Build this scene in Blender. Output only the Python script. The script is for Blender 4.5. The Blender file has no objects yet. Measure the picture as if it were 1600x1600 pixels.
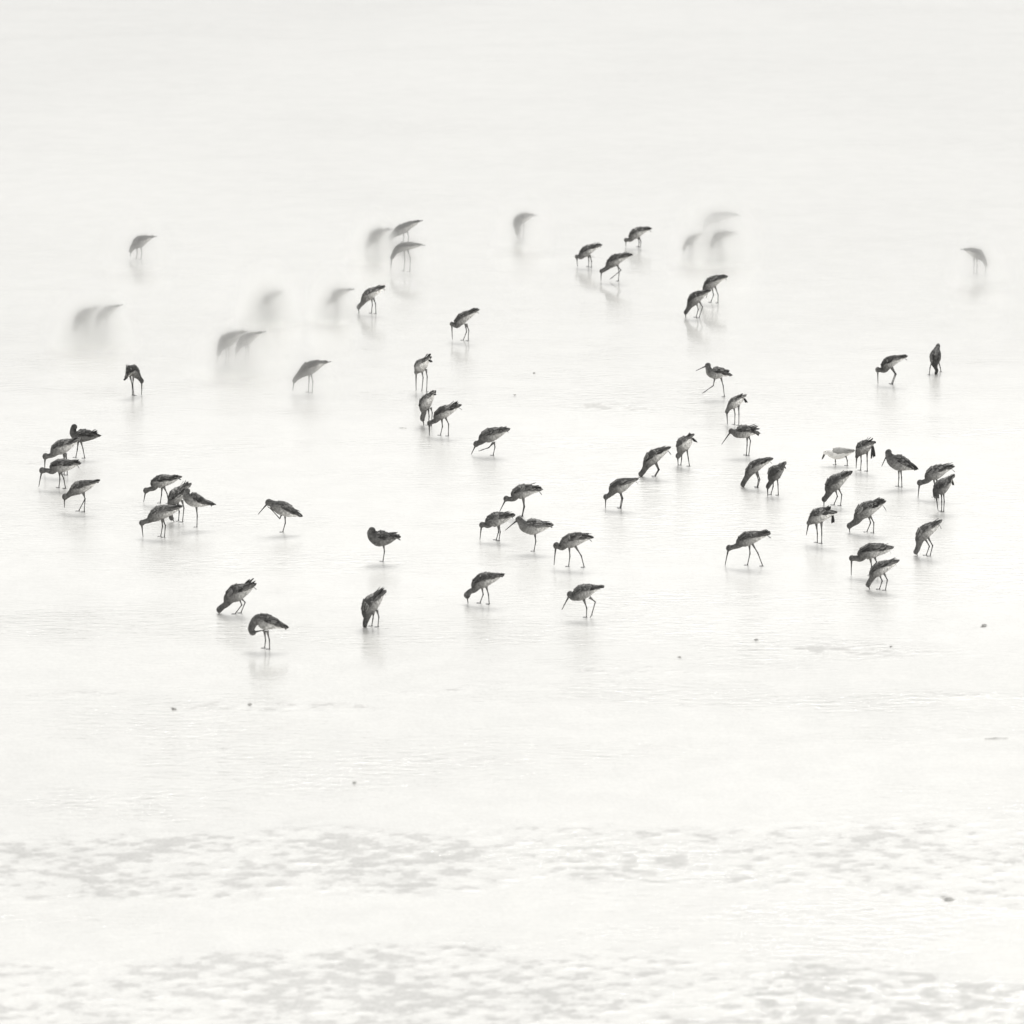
import bpy, math, random
import numpy as np
from mathutils import Vector

# ------------------------------------------------------------------ camera
H, TH, F = 11.9, math.radians(12.0), 8656.6          # height, pitch, focal length in photo pixels (1600 px frame)
sc = bpy.context.scene
COL = sc.collection
cam_d = bpy.data.cameras.new('camera')
cam = bpy.data.objects.new('camera', cam_d)
COL.objects.link(cam)
cam.location = (0, 0, H)
cam.rotation_euler = (math.pi / 2 - TH, 0, 0)
cam_d.sensor_width = 36.0
cam_d.lens = 36.0 * F / 1600.0
cam_d.clip_start, cam_d.clip_end = 1.0, 20000.0
cam_d.dof.use_dof = True
cam_d.dof.focus_distance = H / math.sin(TH + math.atan((760 - 800) / F))
cam_d.dof.aperture_fstop = 2.5
sc.camera = cam

# ------------------------------------------------------------------ overcast sky + soft sun
SUN_EL, SUN_AZ = math.radians(47), math.radians(8)
w = bpy.data.worlds.new('World'); sc.world = w; w.use_nodes = True
nt = w.node_tree; nt.nodes.clear()
sky = nt.nodes.new('ShaderNodeTexSky'); sky.sky_type = 'NISHITA'; sky.sun_disc = False
sky.sun_elevation, sky.sun_rotation = SUN_EL, SUN_AZ
sky.air_density, sky.dust_density = 1.0, 3.0
bw = nt.nodes.new('ShaderNodeRGBToBW')               # a colourless cloud deck
mixn = nt.nodes.new('ShaderNodeMix'); mixn.data_type = 'RGBA'; mixn.inputs[0].default_value = 0.9
mixn.inputs[7].default_value = (6.9, 6.87, 6.75, 1)
bg = nt.nodes.new('ShaderNodeBackground'); bg.inputs[1].default_value = 0.10
wo = nt.nodes.new('ShaderNodeOutputWorld')
nt.links.new(sky.outputs[0], bw.inputs[0]); nt.links.new(bw.outputs[0], mixn.inputs[6])
tcw = nt.nodes.new('ShaderNodeTexCoord'); sxyz = nt.nodes.new('ShaderNodeSeparateXYZ'); mr = nt.nodes.new('ShaderNodeMapRange')
for i_, v_ in zip((1, 2, 3, 4), (0.0, 1.0, 0.72, 1.12)): mr.inputs[i_].default_value = v_   # cloud deck a third brighter overhead than at the horizon
vmw = nt.nodes.new('ShaderNodeVectorMath'); vmw.operation = 'SCALE'
nt.links.new(tcw.outputs['Generated'], sxyz.inputs[0]); nt.links.new(sxyz.outputs[2], mr.inputs[0])
nt.links.new(mixn.outputs[2], vmw.inputs[0]); nt.links.new(mr.outputs[0], vmw.inputs['Scale'])
nt.links.new(vmw.outputs[0], bg.inputs[0]); nt.links.new(bg.outputs[0], wo.inputs[0])
sd = bpy.data.lights.new('sun', 'SUN'); sd.energy = 1.5; sd.angle = math.radians(24); sd.color = (1, 0.985, 0.96)
sun = bpy.data.objects.new('sun', sd); COL.objects.link(sun)
sdir = Vector((math.sin(SUN_AZ) * math.cos(SUN_EL), math.cos(SUN_AZ) * math.cos(SUN_EL), math.sin(SUN_EL)))
sun.rotation_euler = sdir.to_track_quat('Z', 'Y').to_euler()
sun.location = (0, 60, 40)
sc.view_settings.view_transform = 'Standard'; sc.view_settings.look = 'None'
sc.view_settings.exposure = 0.80; sc.view_settings.gamma = 1.0
sc.cycles.volume_bounces = 6
sc.cycles.max_bounces = 16
sc.cycles.transparent_max_bounces = 24
sc.cycles.volume_step_rate = 4.0
sc.cycles.caustics_reflective = False

# ------------------------------------------------------------------ pixel -> place
CT, ST = math.cos(TH), math.sin(TH)
def ray(px, py):
    xc, yc = (px - 800) / F, (800 - py) / F
    return np.array([xc, CT + yc * ST, -ST + yc * CT])
def ground(px, py):
    d = ray(px, py); return np.array([0, 0, H]) + d * (-H / d[2])
def at_depth(px, py, Y):
    d = ray(px, py); return np.array([0, 0, H]) + d * (Y / d[1])
def scale_at(Y):                                     # photo pixels per metre on the ground at depth Y
    return F / (Y * CT + H * ST)

# ------------------------------------------------------------------ materials
def mat(name):
    m = bpy.data.materials.new(name); m.use_nodes = True
    t = m.node_tree; b = t.nodes['Principled BSDF']
    return m, t, b
def N(t, kind, **kw):
    n = t.nodes.new(kind)
    for k, v in kw.items():
        if k.startswith('i'):
            n.inputs[int(k[1:])].default_value = v
        else:
            setattr(n, k, v)
    return n
def math_n(t, op, a, b=None, clamp=False):
    n = t.nodes.new('ShaderNodeMath'); n.operation = op; n.use_clamp = clamp
    for i, v in enumerate((a, b)):
        if v is None: continue
        if isinstance(v, (int, float)): n.inputs[i].default_value = v
        else: t.links.new(v, n.inputs[i])
    return n.outputs[0]
def noise(t, vec, scale, detail=3, rough=0.55):
    n = t.nodes.new('ShaderNodeTexNoise'); n.inputs['Scale'].default_value = scale
    n.inputs['Detail'].default_value = detail; n.inputs['Roughness'].default_value = rough
    t.links.new(vec, n.inputs['Vector']); return n.outputs[0]
def mapping(t, scale, loc=(0, 0, 0)):
    tc = t.nodes.new('ShaderNodeTexCoord'); mp = t.nodes.new('ShaderNodeMapping')
    mp.inputs['Scale'].default_value = scale; mp.inputs['Location'].default_value = loc
    t.links.new(tc.outputs['Object'], mp.inputs[0]); return mp.outputs[0]
def ramp(t, fac, lo, hi, a=0.0, b=1.0):
    n = t.nodes.new('ShaderNodeMapRange'); n.interpolation_type = 'SMOOTHSTEP'
    t.links.new(fac, n.inputs[0])
    for i, v in zip((1, 2, 3, 4), (lo, hi, a, b)): n.inputs[i].default_value = v
    return n.outputs[0]

def plumage_material(name, rough=0.75, fine=70.0, lo=0.65, hi=1.38):
    m, t, b = mat(name)
    a = N(t, 'ShaderNodeAttribute', attribute_name='plumage')
    v = mapping(t, (1, 1, 1))
    n1 = noise(t, v, fine, 2); n2 = noise(t, v, fine * 0.35, 2)
    k = ramp(t, math_n(t, 'ADD', math_n(t, 'MULTIPLY', n1, 0.6), math_n(t, 'MULTIPLY', n2, 0.4)), 0.33, 0.67, lo, hi)
    mx = t.nodes.new('ShaderNodeVectorMath'); mx.operation = 'SCALE'
    t.links.new(a.outputs['Color'], mx.inputs[0]); t.links.new(k, mx.inputs['Scale'])
    t.links.new(mx.outputs[0], b.inputs['Base Color'])
    b.inputs['Roughness'].default_value = rough
    b.inputs['Specular IOR Level'].default_value = 0.3
    bp = t.nodes.new('ShaderNodeBump'); bp.inputs['Strength'].default_value = 0.6; bp.inputs['Distance'].default_value = 0.004
    t.links.new(n1, bp.inputs['Height']); t.links.new(bp.outputs[0], b.inputs['Normal'])
    return m
M_PLUME = plumage_material('plumage_feathered')
M_WHITE = plumage_material('white_plumage', 0.75, 70.0, 0.93, 1.04)
M_FLIGHT = plumage_material('flight_feather_vane', 0.6, 140.0, 0.8, 1.2)
def plain(name, c, rough, fine=120, var=0.25):
    m, t, b = mat(name)
    n1 = noise(t, mapping(t, (1, 1, 1)), fine, 2)
    k = ramp(t, n1, 0.3, 0.7, 1 - var, 1 + var)
    mx = t.nodes.new('ShaderNodeVectorMath'); mx.operation = 'SCALE'; mx.inputs[0].default_value = c
    t.links.new(k, mx.inputs['Scale']); t.links.new(mx.outputs[0], b.inputs['Base Color'])
    b.inputs['Roughness'].default_value = rough
    return m
M_LEG = plain('wader_leg_skin', (0.045, 0.044, 0.042), 0.5)
M_BILL = plain('bill_horn', (0.05, 0.048, 0.045), 0.4)
M_EYE = plain('eye_dark', (0.01, 0.01, 0.01), 0.12, 20, 0.05)
M_WEED = plain('wet_weed', (0.32, 0.315, 0.30), 0.55, 60, 0.5)

# wet mud
m, t, b = mat('wet_mud'); M_MUD = m
v = mapping(t, (1, 1, 1)); vs = mapping(t, (1, 0.45, 1), (3, 7, 0))
big = noise(t, vs, 0.16, 3); med = noise(t, v, 2.3, 4, 0.6); fin = noise(t, v, 34, 3, 0.6)
tone = math_n(t, 'ADD', ramp(t, big, 0.3, 0.7, -0.02, 0.02), math_n(t, 'ADD', ramp(t, med, 0.3, 0.7, -0.02, 0.02), ramp(t, fin, 0.3, 0.7, -0.035, 0.035)))
geo = t.nodes.new('ShaderNodeNewGeometry'); sep = t.nodes.new('ShaderNodeSeparateXYZ'); t.links.new(geo.outputs['Position'], sep.inputs[0])
dry = ramp(t, sep.outputs[2], -0.0035, 0.0035)           # drained crumbs above the film: rougher, a little darker silt
alb = math_n(t, 'ADD', math_n(t, 'MULTIPLY', dry, -0.155), math_n(t, 'ADD', tone, 0.585))
cc = t.nodes.new('ShaderNodeCombineColor')
for i, k in enumerate((1.0, 0.992, 0.965)): t.links.new(math_n(t, 'MULTIPLY', alb, k), cc.inputs[i])
t.links.new(cc.outputs[0], b.inputs['Base Color'])
t.links.new(ramp(t, dry, 0, 1, 0.30, 0.62), b.inputs['Roughness'])
b.inputs['IOR'].default_value = 1.33
t.links.new(ramp(t, dry, 0, 1, 0.5, 0.08), b.inputs['Specular IOR Level'])
bp = t.nodes.new('ShaderNodeBump'); bp.inputs['Strength'].default_value = 0.5; bp.inputs['Distance'].default_value = 0.006
t.links.new(math_n(t, 'ADD', fin, math_n(t, 'MULTIPLY', noise(t, v, 11, 4, 0.6), 1.4)), bp.inputs['Height'])
t.links.new(bp.outputs[0], b.inputs['Normal'])

# thin water film: sky mirror by Fresnel over clear water
m = bpy.data.materials.new('shallow_water'); m.use_nodes = True; t = m.node_tree; t.nodes.clear(); M_WATER = m
out = t.nodes.new('ShaderNodeOutputMaterial'); mix = t.nodes.new('ShaderNodeMixShader')
tr = N(t, 'ShaderNodeBsdfTransparent'); gl = t.nodes.new('ShaderNodeBsdfGlossy')
tr.inputs[0].default_value = (0.99, 0.99, 0.985, 1); gl.inputs['Roughness'].default_value = 0.06
fr = N(t, 'ShaderNodeFresnel')
gb = t.nodes.new('ShaderNodeNewGeometry')             # a thin film: the same reflectance from either side
t.links.new(ramp(t, gb.outputs['Backfacing'], 0, 1, 1.33, 1 / 1.33), fr.inputs[0])
v1 = mapping(t, (1.0, 2.6, 1)); v2 = mapping(t, (1.0, 3.5, 1), (5, 2, 0)); v3 = mapping(t, (0.25, 0.6, 1), (11, 3, 0))
rip = math_n(t, 'ADD', math_n(t, 'MULTIPLY', noise(t, v1, 5.0, 3, 0.5), 1.0), math_n(t, 'MULTIPLY', noise(t, v2, 14.0, 2, 0.5), 0.35))
patch = ramp(t, noise(t, v3, 1.0, 3, 0.6), 0.38, 0.68, 0.18, 1.0)
gw = t.nodes.new('ShaderNodeNewGeometry'); sw = t.nodes.new('ShaderNodeSeparateXYZ'); t.links.new(gw.outputs['Position'], sw.inputs[0])
yw = math_n(t, 'ADD', sw.outputs[1], math_n(t, 'MULTIPLY', math_n(t, 'SUBTRACT', noise(t, mapping(t, (0.12, 0.12, 1), (2, 9, 0)), 1.0, 3), 0.5), 9.0))
film = math_n(t, 'MULTIPLY', ramp(t, yw, 46.0, 54.0), ramp(t, yw, 58.0, 70.0, 1.0, 0.0))   # here only a film soaks the grain of the sand
t.links.new(ramp(t, film, 0, 1, 0.05, 0.225), gl.inputs['Roughness'])
bp = t.nodes.new('ShaderNodeBump'); bp.inputs['Strength'].default_value = 1.0
t.links.new(math_n(t, 'MULTIPLY', math_n(t, 'MULTIPLY', patch, ramp(t, yw, 60.0, 68.0, 1.0, 0.45)), 0.013), bp.inputs['Distance']); t.links.new(rip, bp.inputs['Height'])
t.links.new(bp.outputs[0], fr.inputs['Normal']); t.links.new(bp.outputs[0], gl.inputs['Normal'])
t.links.new(fr.outputs[0], mix.inputs[0]); t.links.new(tr.outputs[0], mix.inputs[1]); t.links.new(gl.outputs[0], mix.inputs[2])
t.links.new(mix.outputs[0], out.inputs[0])

# ------------------------------------------------------------------ mesh helpers
def mesh_obj(name, verts, faces, material, parent=None, colors=None, smooth=True):
    me = bpy.data.meshes.new(name)
    me.from_pydata([tuple(map(float, p)) for p in verts], [], faces)
    me.materials.append(material)
    if colors is not None:
        ca = me.color_attributes.new('plumage', 'FLOAT_COLOR', 'POINT')
        arr = np.ones((len(verts), 4), np.float32); c = np.asarray(colors, np.float32)
        arr[:, 0] = c; arr[:, 1] = c * 0.985; arr[:, 2] = c * 0.955
        ca.data.foreach_set('color', arr.ravel())
    if smooth: me.polygons.foreach_set('use_smooth', [True] * len(me.polygons))
    o = bpy.data.objects.new(name, me); COL.objects.link(o)
    if parent is not None: o.parent = parent
    return o
def lattice(seed):
    return np.random.RandomState(seed).rand(256, 256)
def vnoise(x, y, seed):
    L = lattice(seed); xi = np.floor(x).astype(int); yi = np.floor(y).astype(int)
    fx, fy = x - xi, y - yi; fx = fx * fx * (3 - 2 * fx); fy = fy * fy * (3 - 2 * fy)
    g = lambda a, b: L[a & 255, b & 255]
    return ((g(xi, yi) * (1 - fx) + g(xi + 1, yi) * fx) * (1 - fy) + (g(xi, yi + 1) * (1 - fx) + g(xi + 1, yi + 1) * fx) * fy) * 2 - 1
def fbm(x, y, seed, octv=4, gain=0.5):
    s, a = 0, 1.0
    for k in range(octv):
        s = s + a * vnoise(x * 2 ** k + 17.3 * k, y * 2 ** k + 9.1 * k, seed + k); a *= gain
    return s

# ------------------------------------------------------------------ tidal flat and water
xs = np.concatenate([-np.geomspace(4000, 11, 26), np.arange(-10.5, 10.51, 0.034), np.geomspace(11, 4000, 26)])
ys = np.concatenate([[-600, -200, -60, 0, 15, 25, 31, 34], np.arange(36, 50, 0.026), np.arange(50, 62, 0.06), np.arange(62, 106, 0.14), np.geomspace(107, 9000, 50)])
X, Y = np.meshgrid(xs, ys)
def row_y(py): return ground(800, py)[1]
prof_py = [0, 330, 470, 900, 1150, 1265, 1310, 1350, 1400, 1430, 1500, 1525, 1560, 1640, 1720, 2000]
prof_z = [-30, -26, -12, -10, -10, -7, -0.5, 0.5, 0.2, -7, -7, 0.2, 0.6, 0.2, -9, -10]
py_ = np.array([row_y(p) for p in prof_py]); o_ = np.argsort(py_)
warp = 0.55 * fbm(X * 0.22, Y * 0.2, 3, 4, 0.55) - 0.10 * X * np.clip((44 - Y) / 3, 0, 1) * 0.5
base = np.interp(Y + warp, py_[o_], np.array(prof_z)[o_]) * 1e-3
wide = np.clip((10.4 - np.abs(X)) / 1.5, 0, 1) * np.clip((105 - Y) / 10, 0, 1) * np.clip((Y - 35.5) / 1.5, 0, 1)
# low ridges that nearly break the surface farther out: (pixel x, pixel y, half width, half height)
for rx, ry, rw, rh, rz in [(960, 636, 120, 11, 10), (880, 584, 60, 6, 8.5), (1500, 985, 130, 9, 5.5), (1330, 1012, 210, 12, 8), (1010, 1048, 170, 9, 8),
                           (430, 1100, 260, 13, 8), (120, 1078, 120, 8, 7.5), (680, 1074, 120, 8, 7.5), (905, 405, 70, 4, 17.5), (690, 610, 70, 6, 7),
                           (200, 545, 70, 8, 7), (260, 582, 50, 5, 7), (1500, 1090, 130, 8, 7.5), (1540, 1155, 60, 4, 8), (60, 722, 60, 5, 7), (560, 1195, 60, 3, 7)]:
    c = ground(rx, ry); sc_ = scale_at(c[1]); hh = abs(ground(rx, ry - rh)[1] - c[1])
    base = base + rz * 1.36e-3 * np.exp(-((X - c[0]) / (rw / sc_)) ** 2 - ((Y - c[1] + 0.25 * vnoise(X * 1.1, Y * 0.5, 77)) / hh) ** 2)
n1 = fbm(X * 1.3, Y * 1.0, 11, 3, 0.55); n2 = fbm(X * 7.5, Y * 10, 23, 3, 0.75)
top = np.clip((base + 0.006) / 0.005, 0, 1)
Zm = base + wide * (0.0026 * n1 + top * (0.0048 * n2 - 0.0008))
ny, nx = X.shape
def grid_obj(name, X, Y, Z, material):
    n = X.size; me = bpy.data.meshes.new(name)
    idx = np.arange(n).reshape(X.shape)
    q = np.stack([idx[:-1, :-1], idx[:-1, 1:], idx[1:, 1:], idx[1:, :-1]], -1).reshape(-1, 4)
    me.vertices.add(n); me.vertices.foreach_set('co', np.stack([X, Y, Z], -1).astype(np.float32).ravel())
    me.loops.add(q.size); me.loops.foreach_set('vertex_index', q.astype(np.int32).ravel())
    me.polygons.add(len(q)); me.polygons.foreach_set('loop_start', (np.arange(len(q)) * 4).astype(np.int32))
    me.polygons.foreach_set('loop_total', np.full(len(q), 4, np.int32))
    me.polygons.foreach_set('use_smooth', np.ones(len(q), bool))
    me.materials.append(material); me.update(calc_edges=True); me.validate()
    o = bpy.data.objects.new(name, me); COL.objects.link(o); o['kind'] = 'structure'
    return o
flat = grid_obj('tidal_flat', X, Y, Zm, M_MUD)
flat['label'] = 'pale wet tidal mudflat with crumbly drained patches'
Xw, Yw = np.meshgrid(np.array([-4000., -60, 0, 60, 4000]), np.array([-600., 30, 60, 110, 400, 9000]))
wat = grid_obj('water', Xw, Yw, np.zeros_like(Xw), M_WATER)
wat['label'] = 'thin sheet of shallow water lying over the mudflat'

# ------------------------------------------------------------------ lofts
def smooth_path(pts, n):
    """Catmull-Rom through rows of (x,y,z,r...)"""
    P = np.array(pts, float); P = np.vstack([2 * P[0] - P[1], P, 2 * P[-1] - P[-2]])
    seg = np.linalg.norm(np.diff(P[1:-1, :3], axis=0), axis=1); cum = np.concatenate([[0], np.cumsum(seg)])
    out = []
    for s in np.linspace(0, cum[-1], n):
        i = min(max(np.searchsorted(cum, s, 'right') - 1, 0), len(seg) - 1)
        u = (s - cum[i]) / max(seg[i], 1e-9)
        a, b_, c, d = P[i], P[i + 1], P[i + 2], P[i + 3]
        out.append(0.5 * (2 * b_ + (c - a) * u + (2 * a - 5 * b_ + 4 * c - d) * u * u + (3 * b_ - a - 3 * c + d) * u ** 3))
    return np.array(out)
def tube(path, rad, nseg=6, flat_k=1.0):
    path = np.array(path, float); n = len(path); V, Fc = [], []
    T = np.gradient(path, axis=0); T /= np.linalg.norm(T, axis=1)[:, None] + 1e-12
    ref = np.array([0.31, 0.87, 0.38])
    for i in range(n):
        a = ref - T[i] * ref.dot(T[i]); a /= np.linalg.norm(a); b_ = np.cross(T[i], a)
        for k in range(nseg):
            q = 2 * math.pi * k / nseg
            V.append(path[i] + rad[i] * (math.cos(q) * a * flat_k + math.sin(q) * b_))
    for i in range(n - 1):
        for k in range(nseg):
            k2 = (k + 1) % nseg
            Fc.append((i * nseg + k, i * nseg + k2, (i + 1) * nseg + k2, (i + 1) * nseg + k))
    Fc.append(tuple(range(nseg))[::-1]); Fc.append(tuple(range((n - 1) * nseg, n * nseg)))
    return V, Fc
def unit(v): return v / (np.linalg.norm(v) + 1e-12)

def leaf(base, tip, side, up, wdt, camber=0.18):
    """one feather: a cambered pointed vane with thickness"""
    L = tip - base; V = []
    for u, k in ((0.0, 0.25), (0.3, 0.9), (0.65, 1.0), (0.88, 0.6)):
        c = base + L * u
        V += [c - side * wdt * k - up * wdt * camber, c + up * wdt * camber, c + side * wdt * k - up * wdt * camber]
    V.append(tip); n = len(V)
    Fc = []
    for i in range(3):
        for j in range(2):
            a = i * 3 + j; Fc.append((a, a + 1, a + 4, a + 3))
    Fc += [(9, 10, 12), (10, 11, 12)]
    V2 = [p - up * 0.0012 for p in V]
    Fc += [tuple(i + n for i in f[::-1]) for f in Fc]
    edge = [0, 3, 6, 9, 12, 11, 8, 5, 2, 1]
    for a, c in zip(edge, edge[1:] + edge[:1]): Fc.append((a, c, c + n, a + n))
    return V + V2, Fc

# ------------------------------------------------------------------ the birds
ORIGIN = dict(A=(40, 640, 5), B=(320, 760, 4.706), C=(700, 640, 4.708), D=(540, 420, 5.333), E=(100, 430, 5.333),
              F=(400, 430, 6.667), G=(160, 320, 5.333), H=(550, 310, 5), I=(880, 320, 5.333), J=(1070, 540, 6.156),
              K=(920, 660, 8.421), L=(860, 810, 4.444), M=(1250, 670, 6.154), N=(1240, 760, 6.154), O=(1350, 360, 5.927))
def bird(reg, label, spine, bill, legs, wt=None, tail=None, yaw=0, side=1, ruff=0.35, tone=1.0, kind='godwit',
         ghost=False, black=False, up=(), group='godwits feeding on the flat', dz=None, belly=1.0):
    rnd = random.Random(label); ox, oy, k = ORIGIN[reg]
    gx = lambda p: (ox + p[0] / k, oy + p[1] / k)
    feet = [l[-1][1] for i, l in enumerate(legs) if i not in up]
    fy = oy + (sum(feet) / len(feet)) / k
    hipx = ox + sum(l[0][0] for l in legs) / len(legs) / k
    G = ground(hipx, fy); s = scale_at(G[1])
    ps = math.radians(yaw)
    def P(p, d=None):
        x, y = gx(p)
        if d is None:
            d = p[3] / k if len(p) > 3 else -(hipx - x) * side * math.tan(ps)
        return at_depth(x, y, G[1] + d / s) - G
    h = np.array([-math.cos(ps) * side, -math.sin(ps), 0.0]); Bv = unit(np.cross([0, 0, 1.0], h))
    root = bpy.data.objects.new(kind, None); COL.objects.link(root); root.location = G
    root.empty_display_size = 0.1
    root['label'] = label; root['category'] = 'gull' if kind == 'gull' else 'wading bird'; root['group'] = group
    gull = kind == 'gull'
    # ---- body, neck and head: one surface
    rows = [np.append(P(p), p[2] / k / s) for p in spine]
    tail_p = P(tail) if tail else None
    wt_p = P(wt) if wt else None
    r0 = rows[0]; back_dir = unit(r0[:3] - rows[1][:3])
    rows = [np.append(r0[:3] + back_dir * r0[3] * 1.3, r0[3] * 0.25)] + rows
    hd = rows[-1]; bb = P(bill[0]); bt = P(bill[1]); fdir = unit(bb - hd[:3]); hr = hd[3]
    n = 34
    path = smooth_path(rows, n)
    path[:, 3] = np.maximum(path[:, 3], 0.004)
    cap = [np.append(hd[:3] + fdir * hr * a, hr * c) for a, c in ((0.45, 0.86), (0.8, 0.56), (1.1, 0.24))]
    path = np.vstack([path, cap]); n = len(path)
    ctr, rad = path[:, :3], path[:, 3]
    T = np.gradient(ctr, axis=0); T /= np.linalg.norm(T, axis=1)[:, None] + 1e-12
    Bs, Ns = [], []
    for i in range(n):
        b_ = Bv - T[i] * Bv.dot(T[i])
        b_ = unit(b_) if np.linalg.norm(b_) > 0.15 else (Bs[-1] if Bs else Bv)
        Bs.append(b_); Ns.append(unit(np.cross(T[i], b_)))
    imax = int(np.argmax(rad)); rmax = rad[imax]
    ish = imax
    while ish < n - 6 and rad[ish] > rmax * 0.74: ish += 1
    SEG = 14
    lat = np.interp(np.arange(n), [0, imax, ish, n - 1], [0.8, 0.88, 0.85, 0.82])
    def surf(i, ph, off=1.0):
        i = min(max(i, 0), n - 1.001); a = int(i); f = i - a
        L = lambda q: q[a] * (1 - f) + q[a + 1] * f
        c, r, la = L(ctr), L(rad), L(lat); nn = Ns[a] * (1 - f) + Ns[a + 1] * f; bb_ = Bs[a] * (1 - f) + Bs[a + 1] * f
        return c + off * r * (math.cos(ph) * nn + la * math.sin(ph) * bb_), unit(math.cos(ph) * nn + math.sin(ph) * bb_)
    V, Cc, Fc = [], [], []
    for i in range(n):
        for q in range(SEG):
            ph = 2 * math.pi * q / SEG
            p, nn = surf(i, ph); jit = 1 + 0.05 * (rnd.random() - 0.5)
            V.append(ctr[i] + (p - ctr[i]) * jit)
            cz = math.cos(ph)
            if gull:
                c = 0.9
                if i > n - 14 and i < n - 5 and abs(cz) < 0.35: c = 0.70
            else:
                dorsal = min(max((cz + 0.05) / 0.75, 0), 1)
                rear = min(max((ish - i) / max(ish, 1), 0), 1)
                under = 0.15 + 0.74 * rear ** 1.2 * belly
                c = under * (1 - dorsal) + 0.065 * dorsal
                if i > ish:                                  # neck and head: mid grey, darker crown
                    c = 0.125 - 0.055 * max(cz, 0) + 0.04 * max(-cz, 0)
                if i > n - 9: c = 0.11 - 0.06 * max(cz, 0) + 0.05 * max(-cz, 0)
                c = min(c, 0.85); c *= tone * (1 + (0.30 if cz > 0 else 0.55) * (rnd.random() - 0.5))
            Cc.append(c)
    for i in range(n - 1):
        for q in range(SEG):
            q2 = (q + 1) % SEG
            Fc.append((i * SEG + q, i * SEG + q2, (i + 1) * SEG + q2, (i + 1) * SEG + q))
    Fc.append(tuple(range(SEG))[::-1]); Fc.append(tuple(range((n - 1) * SEG, n * SEG)))
    o0 = len(V); hs = unit(np.cross(fdir, Bv)); hs = hs if hs[2] > 0 else -hs; hl = unit(np.cross(hs, fdir))   # rounded skull
    for a in range(9):
        th = math.pi * a / 8
        for q in range(10):
            ph = 2 * math.pi * q / 10
            d_ = math.cos(th) * 1.12 * fdir + math.sin(th) * (math.cos(ph) * hs + 0.86 * math.sin(ph) * hl)
            V.append(hd[:3] + d_ * hr); up_ = math.sin(th) * math.cos(ph)
            Cc.append((0.9 if not (gull and abs(up_) < .3 and a in (4, 5)) else 0.25) if gull else (0.115 - 0.065 * max(up_, 0) + 0.05 * max(-up_, 0)) * tone)
    for a in range(8):
        for q in range(10): Fc.append((o0 + a * 10 + q, o0 + a * 10 + (q + 1) % 10, o0 + a * 10 + 10 + (q + 1) % 10, o0 + a * 10 + 10 + q))
    body = mesh_obj('body', V, Fc, M_WHITE if gull else M_PLUME, root, Cc)
    # ---- bill and eyes belong to the head
    bb2 = hd[:3] + fdir * hr * 0.55
    L = bt - bb2; sag = unit(np.cross(L, Bv)) * np.linalg.norm(L) * 0.015
    bp_ = [bb2 + L * u + sag * 4 * u * (1 - u) * (0.5 if not gull else -1) for u in np.linspace(0, 1, 7)]
    br = [x * (0.0095 if not gull else 0.011) for x in ((1, .95, .72, .58, .5, .44, .3) if not gull else (1, 1, .95, .9, .85, .6, .2))]
    V, Fc = tube(bp_, br, 7); mesh_obj('bill', V, Fc, M_BILL, body)
    hi = n - 4
    for sg in (-1, 1):
        p, nn = surf(hi, sg * 1.15, 0.97)
        ev, ef = [], []
        for a in range(5):
            th = math.pi * a / 4
            for q in range(6):
                ev.append(p + 0.0042 * np.array([math.sin(th) * math.cos(q * math.pi / 3), math.sin(th) * math.sin(q * math.pi / 3), math.cos(th)]))
        for a in range(4):
            for q in range(6): ef.append((a * 6 + q, a * 6 + (q + 1) % 6, a * 6 + 6 + (q + 1) % 6, a * 6 + 6 + q))
        mesh_obj('eye', ev, ef, M_EYE, body)
    # ---- folded wings
    wing_len = ish
    axis_back = unit(ctr[0] - ctr[imax])
    for sg in (-1, 1):
        V, Fc, Cc = [], [], []
        NU, NV = 9, 6
        for a in range(NU):
            u = a / (NU - 1); i = ish - 0.5 - u * (wing_len - 1.5)
            pmax = 0.62 + 0.82 * math.sin(math.pi * min(0.15 + u * 0.8, 1))
            for c_ in range(NV):
                v_ = c_ / (NV - 1); ph = sg * (0.10 + v_ * pmax)
                edge = 0.95 if (v_ == 0 or v_ == 1 or a == 0) else 1.0
                p, nn = surf(i, ph, edge + 0.13 * math.sin(math.pi * v_) * min(1, u * 3 + 0.2))
                V.append(p); Cc.append((0.36 if gull else 0.035 + 0.04 * v_) * (tone if not gull else 1) * (1 + 0.3 * (rnd.random() - 0.5)))
        for a in range(NU - 1):
            for c_ in range(NV - 1):
                f = (a * NV + c_, a * NV + c_ + 1, (a + 1) * NV + c_ + 1, (a + 1) * NV + c_)
                Fc.append(f if sg > 0 else f[::-1])
        nrow = 6 if not ghost else 3
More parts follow.
